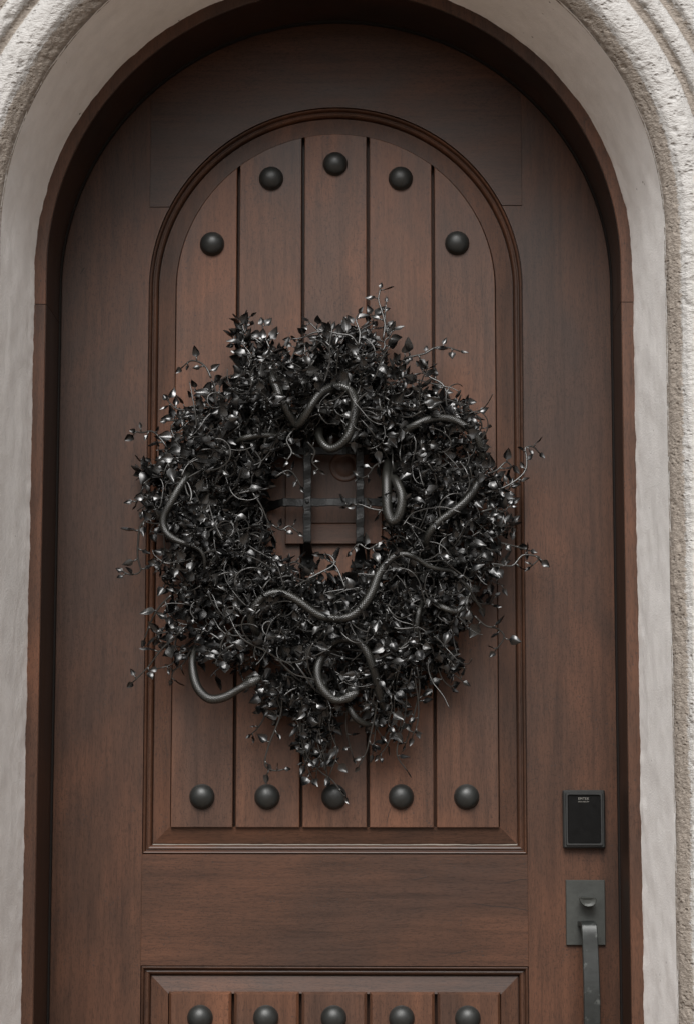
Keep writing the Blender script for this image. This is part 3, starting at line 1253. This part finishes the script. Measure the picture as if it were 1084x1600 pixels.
# leafy shoots all round
NSH = 860
for i in range(NSH):
    a = 360.0 * (i + random.random()) / NSH
    t = random.betavariate(1.15, 1.15) * 0.86 + 0.02
    y = -0.018 - 0.100 * math.sin(math.pi * min(1, max(0, t))) ** 0.7 * random.random() ** 0.6
    p = ringpt(a, t, y)
    rad_ = Vector((math.cos(math.radians(a)), 0, math.sin(math.radians(a))))
    tang = Vector((-rad_.z, 0, rad_.x)) * random.choice((-1, 1))
    o_ = (t - 0.42) * 1.5
    d = rad_ * (o_ + random.gauss(0, 0.35)) + tang * random.uniform(0.2, 1.0) + Vector((0, -random.uniform(-0.1, 0.7), random.gauss(-0.05, 0.25)))
    n = random.randint(7, 13)
    path = wander(p, d, n, random.uniform(0.0055, 0.008), 0.20)
    # keep out of the hole and inside the outline
    ok = []
    for q in path:
        dv = Vector((q.x - WC.x, 0, q.z - WC.z))
        aa = math.degrees(math.atan2(dv.z, dv.x))
        r = dv.length
        if r < pxr(lut(INN, aa) - 6) and random.random() < 0.6:
            break
        if r > pxr(lut(OUT, aa) + 12 + 16 * random.random()):
            break
        ok.append(q)
    if len(ok) < 4:
        continue
    leafy(ok, taper(len(ok), random.uniform(0.0014, 0.0021), 0.0009), random.uniform(0.0185, 0.027), every=2 if random.random() < 0.6 else 1)

# shoots that stand clear of the ring, traced along their run: (points in the photograph, depth at root, depth at tip, leaf size)
SHOOTS = [
    ([(598, 530), (601, 508), (596, 486), (591, 468), (594, 450)], -.07, -.05, .020),
    ([(606, 525), (601, 500), (603, 472)], -.06, -.05, .017),
    ([(630, 560), (648, 556), (664, 552), (680, 543), (700, 543), (718, 549)], -.09, -.07, .024),
    ([(650, 640), (670, 622), (700, 625), (725, 635), (745, 650), (752, 665), (746, 678)], -.09, -.06, .023),
    ([(757, 770), (785, 762), (806, 750), (820, 735), (822, 716), (820, 700), (832, 698), (842, 708)], -.10, -.07, .021),
    ([(752, 845), (780, 848), (805, 854), (828, 861)], -.08, -.06, .020),
    ([(755, 880), (780, 882), (800, 884), (815, 868), (832, 868), (842, 872), (828, 886)], -.09, -.07, .020),
    ([(740, 962), (758, 978), (776, 982), (787, 996), (772, 1018)], -.08, -.06, .022),
    ([(262, 700), (250, 684), (238, 674), (222, 676), (212, 674)], -.09, -.06, .020),
    ([(330, 590), (323, 575), (312, 566), (298, 564), (284, 575)], -.09, -.06, .022),
    ([(330, 660), (310, 660), (290, 655), (262, 658)], -.10, -.07, .023),
    ([(232, 810), (220, 822), (216, 850), (216, 872), (220, 892), (206, 898), (192, 893)], -.09, -.06, .022),
    ([(268, 930), (250, 948), (236, 972), (226, 1000)], -.08, -.05, .024),
    ([(290, 980), (268, 1000), (250, 1018), (232, 1042), (208, 1066)], -.09, -.06, .024),
    ([(300, 1010), (288, 1035), (272, 1048), (268, 1062)], -.07, -.05, .020),
    ([(225, 760), (216, 780), (212, 790)], -.07, -.05, .020),
    ([(440, 560), (418, 545), (400, 530), (384, 520), (380, 505), (392, 494)], -.08, -.06, .021),
    ([(430, 560), (420, 540), (412, 520), (410, 508)], -.08, -.06, .026),
    ([(560, 540), (548, 525), (530, 522), (510, 518), (490, 520), (472, 528), (455, 530)], -.10, -.09, .024),
    ([(560, 540), (562, 520), (556, 500), (560, 490)], -.10, -.08, .026),
    ([(520, 545), (505, 530), (495, 515), (482, 502)], -.10, -.08, .026),
    ([(440, 1075), (440, 1110), (430, 1140), (420, 1165), (414, 1195), (428, 1204), (445, 1202)], -.07, -.04, .019),
    ([(470, 1060), (480, 1100), (474, 1140), (480, 1180), (500, 1205), (520, 1220), (538, 1245)], -.08, -.045, .023),
    ([(490, 1070), (498, 1110), (500, 1150), (506, 1180), (512, 1215)], -.09, -.05, .025),
    ([(480, 1080), (470, 1120), (466, 1150), (478, 1170)], -.08, -.05, .022),
    ([(500, 1080), (520, 1120), (512, 1160), (498, 1190), (494, 1215)], -.08, -.05, .022),
    ([(590, 1090), (585, 1120), (578, 1150), (572, 1175), (560, 1198)], -.08, -.045, .021),
    ([(600, 1060), (604, 1110), (612, 1140), (604, 1165), (592, 1180)], -.07, -.045, .021),
    ([(630, 1050), (634, 1090), (632, 1120), (624, 1150), (620, 1180), (636, 1205)], -.07, -.045, .021),
    ([(650, 1040), (655, 1075), (648, 1110), (640, 1140), (632, 1165)], -.07, -.045, .019),
    ([(670, 1000), (680, 1030), (690, 1060), (706, 1076)], -.07, -.05, .020),
    ([(660, 985), (680, 1005), (700, 1025), (712, 1040), (704, 1052)], -.08, -.05, .020),
    ([(545, 1090), (540, 1130), (545, 1160), (552, 1185)], -.06, -.03, .018),
    ([(400, 1080), (415, 1110), (405, 1135), (392, 1148)], -.06, -.03, .018),
    ([(440, 1090), (460, 1076), (490, 1072), (520, 1080)], -.09, -.08, .021),
    ([(480, 905), (500, 895), (522, 882), (516, 868), (500, 866)], -.10, -.08, .022),
    ([(540, 920), (532, 900), (524, 884), (508, 872)], -.10, -.085, .026),
    ([(395, 700), (408, 722), (394, 745), (398, 765), (420, 763)], -.11, -.11, .022),
    ([(458, 672), (448, 688), (456, 706), (448, 720)], -.11, -.12, .020),
    ([(620, 800), (600, 798), (580, 795), (560, 788), (540, 792)], -.11, -.09, .020),
    ([(420, 870), (445, 882), (462, 878), (480, 890)], -.10, -.08, .022),
    ([(430, 905), (450, 900), (470, 906), (490, 910)], -.11, -.09, .022),
    ([(600, 620), (625, 640), (628, 662), (623, 680)], -.12, -.12, .022),
    ([(345, 1000), (330, 990), (320, 985), (300, 982)], -.10, -.09, .022),
    ([(360, 860), (372, 845), (400, 860), (430, 880), (445, 920)], -.12, -.12, .021),
    ([(430, 745), (450, 735), (462, 745), (470, 760)], -.09, -.08, .018),
    ([(600, 720), (585, 728), (575, 742), (562, 748)], -.10, -.085, .018),
    ([(425, 820), (440, 828), (452, 822), (466, 832)], -.09, -.08, .018),
    ([(590, 850), (575, 858), (560, 850), (548, 862)], -.09, -.08, .019),
    ([(480, 690), (492, 705), (488, 722), (500, 735)], -.09, -.08, .018),
    ([(300, 640), (280, 640), (268, 632), (262, 625)], -.09, -.07, .024),
    ([(700, 620), (690, 600), (672, 590), (660, 580), (655, 572)], -.09, -.07, .021),
    ([(760, 740), (775, 735), (790, 722), (800, 730)], -.10, -.08, .027),
    ([(750, 800), (770, 795), (785, 800), (795, 790)], -.10, -.08, .024),
]
for pts, y0, y1, ls in SHOOTS:
    m = len(pts)
    P = [at(x, y, y0 + (y1 - y0) * i / (m - 1)) for i, (x, y) in enumerate(pts)]
    path = spline(P, 4)
    leafy(path, taper(len(path), 0.0021, 0.0012), ls, every=3, start=2, keep=True)
    t = (path[-1] - path[-2]).normalized()
    add_leaf(path[-1], t, ls * 0.62)
# hanging tails below the ring and tufts along its upper edge: (x range, y range, drop x, drop y, count, leaf size)
for (xa, xb), (ya, yb), (dxa, dxb), (dya, dyb), cnt, ls in [
        ((455, 520), (1040, 1085), (-12, 22), (60, 150), 20, .024), ((395, 470), (1050, 1080), (-15, 10), (25, 75), 9, .021),
        ((560, 650), (1030, 1080), (-18, 12), (40, 110), 18, .022), ((650, 700), (990, 1030), (-5, 22), (25, 60), 8, .021),
        ((380, 440), (550, 590), (-25, 5), (-60, -25), 12, .024), ((500, 600), (545, 575), (-20, 25), (-62, -20), 14, .026),
        ((240, 300), (960, 1010), (-40, -10), (5, 45), 5, .022), ((740, 775), (770, 850), (10, 45), (-30, 15), 9, .026), ((235, 275), (700, 800), (-28, -5), (-15, 30), 9, .024)]:
    for q in range(cnt):
        x, y = random.uniform(xa, xb), random.uniform(ya, yb)
        dx, dy = random.uniform(dxa, dxb), random.uniform(dya, dyb)
        y0, y1 = -random.uniform(.05, .10), -random.uniform(.035, .07)
        m = 4
        P = [at(x + dx * k / m + random.gauss(0, 5) * (k > 0), y + dy * k / m + random.gauss(0, 3) * (k > 0), y0 + (y1 - y0) * k / m) for k in range(m + 1)]
        path = spline(P, 3)
        leafy(path, taper(len(path), 0.0019, 0.0010), ls, every=2, start=1)
        add_leaf(path[-1], (path[-1] - path[-2]).normalized(), ls * 0.7)
# bare curling tendrils lying over the leaves
for i in range(210):
    a = random.uniform(0, 360)
    t = random.uniform(0.05, 0.9)
    p = ringpt(a, t, random.uniform(-0.155, -0.10) * math.sin(math.pi * (0.15 + 0.7 * t)))
    d = Vector((random.gauss(0, 1), random.gauss(0, 0.2), random.gauss(0, 1)))
    path = wander(p, d, random.randint(8, 16), 0.0075, 0.20)
    path = [q for q in path if pxr(lut(INN, math.degrees(math.atan2(q.z - WC.z, q.x - WC.x))) - 8) < math.hypot(q.x - WC.x, q.z - WC.z)]
    if len(path) > 5:
        path = spline(path, 2)
        stems.append((path, taper(len(path), random.uniform(0.0012, 0.0019), 0.0008), i < 110))
# long dry stalk that hangs into the hole
P = [at(395, 770, -.13), at(408, 790, -.13), at(420, 818, -.125), at(432, 848, -.12)]
path = spline(P, 5)
stems.append((path, taper(len(path), 0.0017, 0.0008), True))
# loose leaves that fill the depth of the ring
for i in range(1500):
    a = random.uniform(0, 360)
    t = random.betavariate(1.2, 1.2) * 0.92 + 0.02
    y = -0.012 - 0.105 * math.sin(math.pi * t) ** 0.7 * random.random() ** 0.8
    p = ringpt(a, t, y)
    d = Vector((random.gauss(0, 1), random.gauss(-0.3, 0.5), random.gauss(-0.15, 1)))
    add_leaf(p, d, random.uniform(0.014, 0.025))

# foliage objects: 300 largest leaves singly, the rest as one mass
leaf_list.sort(key=lambda q: -q[2])
WL = Matrix.Translation(-Vector(wreath.location))
for m, k, s in leaf_list[:300]:
    o = bpy.data.objects.new('leaf', LEAVES[k])
    COL.objects.link(o)
    o.parent = wreath
    o.matrix_basis = WL @ m
base = [np.array([tuple(q.co) for q in me.vertices]) for me in LEAVES]
faces = np.array([tuple(p.vertices) for p in LEAVES[0].polygons])
vv, ff = [], []
nb_ = len(base[0])
for i, (m, k, s) in enumerate(leaf_list[300:]):
    A = np.array(m)
    vv.append(base[k] @ A[:3, :3].T + A[:3, 3])
    ff.append(faces + i * nb_)
me = bpy.data.meshes.new('leaf_mass')
me.from_pydata(np.concatenate(vv).tolist(), [], np.concatenate(ff).tolist())
me.update()
o = part('leaf_mass', me, M_LEAF, wreath, True)
o['kind'] = 'stuff'
vv, ff, nv = [], [], 0
for path, rad, keep in stems:
    if keep:
        a, b = tube_data(path, rad, 6)
        part('vine', fix_normals(mesh('vine', a, b)), M_VINE, wreath, True)
    else:
        a, b = tube_data(path, rad, 5)
        vv += a
        ff += [tuple(i + nv for i in q) for q in b]
        nv += len(a)
me = mesh('vine_tangle', vv, ff)
o = part('vine_tangle', me, M_VINE, wreath, True)
o['kind'] = 'stuff'

# ------------------------------------------------------------------ snakes woven into the wreath
SN = [
    ('grey scaly snake coiled over the top of the wreath hole, looping down', .0088, False,
     [(420, 572, .09), (426, 591, .125), (433, 608, .135), (441, 627, .14), (451, 646, .135), (461, 662, .125), (468, 662, .13), (477, 650, .14), (487, 633, .145), (499, 616, .14), (514, 607, .13), (532, 604, .12), (548, 612, .125),
      (554, 627, .14), (554, 643, .145), (550, 664, .145), (543, 682, .145), (530, 696, .14), (516, 701, .135), (505, 694, .13), (499, 682, .115), (500, 668, .09)]),
    ('thick short snake loop hanging at the right edge of the wreath hole', .0102, False,
     [(606, 722, .08), (604, 746, .12), (604, 774, .135), (606, 800, .14), (612, 814, .142), (620, 810, .145), (626, 795, .147), (627, 774, .145), (620, 755, .135), (612, 742, .11), (615, 728, .08)]),
    ('long snake running along the upper right of the wreath', .0082, False,
     [(610, 690, .09), (627, 677, .12), (645, 666, .135), (664, 657, .135), (686, 653, .125), (708, 656, .12), (730, 669, .12), (745, 685, .118), (751, 704, .112), (752, 727, .105), (748, 752, .12), (727, 782, .135), (704, 801, .14), (686, 814, .142),
      (672, 830, .14), (666, 846, .13), (668, 860, .11)]),
    ('long snake curving in an S below the wreath hole', .0086, True,
     [(410, 1000, .09), (401, 988, .12), (393, 970, .135), (396, 953, .142), (406, 938, .145), (425, 927, .147), (447, 929, .147), (469, 941, .147), (485, 953, .147), (502, 963, .146), (520, 966, .145), (538, 966, .146), (556, 958, .147), (573, 939, .147), (583, 920, .145),
      (590, 901, .143), (600, 885, .142), (614, 871, .143), (633, 866, .145), (653, 874, .143), (670, 885, .14), (690, 890, .135), (706, 893, .13), (720, 907, .13), (735, 923, .125), (745, 942, .12), (753, 954, .115)]),
    ('snake with raised head hanging from the bottom of the wreath', .0088, 'head',
     [(600, 1118, .06), (599, 1106, .085), (593, 1086, .105), (587, 1060, .12), (581, 1039, .128), (573, 1019, .13), (560, 1003, .128), (543, 998, .12), (520, 1004, .11), (504, 1024, .12), (496, 1045, .13), (499, 1067, .135), (511, 1085, .137), (524, 1094, .137), (538, 1092, .137), (549, 1086, .137), (560, 1081, .137)]),
    ('snake with olive head curving under the lower left of the wreath', .0090, 'head',
     [(306, 1010, .08), (301, 1032, .10), (304, 1060, .11), (312, 1079, .115), (328, 1092, .117), (349, 1090, .12), (368, 1080, .122), (388, 1068, .125), (408, 1058, .125)]),
    ('thin snake draped down the left side of the wreath', .0072, True,
     [(296, 735, .09), (291, 746, .12), (278, 766, .13), (266, 788, .132), (257, 806, .13), (256, 822, .13), (263, 835, .133), (278, 845, .135), (296, 851, .137), (311, 858, .138), (319, 870, .137), (320, 890, .13), (317, 910, .11)]),
    ('short dark snake lying across the upper left of the hole', .0058, True,
     [(440, 684, .11), (428, 681, .13), (412, 680, .137), (398, 681, .138), (381, 685, .135), (368, 692, .12), (358, 700, .09)]),
    ('dark snake tail curled at the lower right of the wreath', .0062, True,
     [(672, 935, .10), (684, 945, .125), (698, 952, .132), (713, 955, .132), (726, 947, .13), (729, 935, .125), (722, 924, .11)]),
    ('thin snake tail hanging straight down at lower right', .0052, True,
     [(662, 935, .10), (655, 952, .13), (651, 970, .135), (651, 990, .132), (654, 1012, .115)]),
    ('dark snake end hanging below the raised snake head', .0066, True,
     [(540, 1090, .06), (546, 1106, .08), (555, 1121, .085), (566, 1129, .08), (578, 1132, .07), (590, 1126, .05)]),
]
EYE = lathe('eye', [(0.0017, 0.0), (0.0015, 0.0007), (0.0009, 0.0013), (0.0002, 0.0016)], 10)
EYE.materials.append(M_SCREEN)
for label, r0, kind, pts in SN:
    path = spline([at(x, y, -d * (0.98 if 'left' in label else 0.94)) for x, y, d in pts], 8)
    # even spacing
    L = [0.0]
    for a, b in zip(path[:-1], path[1:]):
        L.append(L[-1] + (b - a).length)
    tot = L[-1]
    n = int(tot / 0.0028)
    ev, j = [], 0
    for i in range(n + 1):
        s = tot * i / n
        while j < len(L) - 2 and L[j + 1] < s:
            j += 1
        ev.append(path[j].lerp(path[j + 1], (s - L[j]) / max(1e-9, L[j + 1] - L[j])))
    rad, fl = [], []
    for i in range(n + 1):
        s = tot * i / n
        e = tot - s
        r = r0 * (0.84 + 0.16 * math.sin(math.pi * (0.15 + 0.7 * s / tot)) + 0.05 * math.sin(s * 24))
        k = 1.0
        if kind == 'head':
            r *= min(1.0, 0.45 + s / 0.10)
            if e < 0.034:
                T = [(0.0, 0.25), (0.002, 0.55), (0.007, 0.85), (0.014, 1.18), (0.020, 1.22), (0.027, 0.95), (0.034, 0.86)]
                for (e0, q0), (e1, q1) in zip(T[:-1], T[1:]):
                    if e0 <= e <= e1:
                        r = r0 * (q0 + (q1 - q0) * (e - e0) / (e1 - e0))
                k = 0.72
            elif e < 0.06:
                r *= 0.86 + 0.14 * (e - 0.034) / 0.026
        elif kind is True:
            r *= min(1.0, 0.22 + e / (tot * 0.55)) * min(1.0, 0.6 + s / 0.05)
        rad.append(r)
        fl.append(k)
    rad = [q * 0.84 for q in rad]
    SD = 16
    v, f = tube_data(ev, rad, SD, fl)
    me = mesh('snake', v, f)
    uv = me.uv_layers.new(name='UVMap')
    per = 10.0
    for poly in me.polygons:
        ks = [me.loops[li].vertex_index for li in poly.loop_indices]
        wrap = any(q % SD == 0 for q in ks) and any(q % SD == SD - 1 for q in ks)
        for li, q in zip(poly.loop_indices, ks):
            c = q % SD
            if wrap and c == 0:
                c = SD
            uv.data[li].uv = ((tot * (q // SD) / n) / 0.0052, c / SD * per)
    o = link('snake', me, M_SNAKE, None, True)
    c0 = Vector(ev[len(ev) // 2])
    me.transform(Matrix.Translation(-c0))
    o.location = c0
    tag(o, label, 'snake', 'snakes woven into the wreath')
    if kind == 'head':
        h = ev[-1 - int(0.013 / 0.0028)]
        t = (ev[-1] - ev[-4]).normalized()
        sd_ = t.cross(Vector((0, -1, 0))).normalized()
        for sg in (-1, 1):
            e = link('eye', EYE)
            e.parent = o
            e.location = h - c0 + sd_ * (sg * r0 * 0.80) + Vector((0, -r0 * 0.52, 0))
            e.rotation_euler = (0, 0, 0)
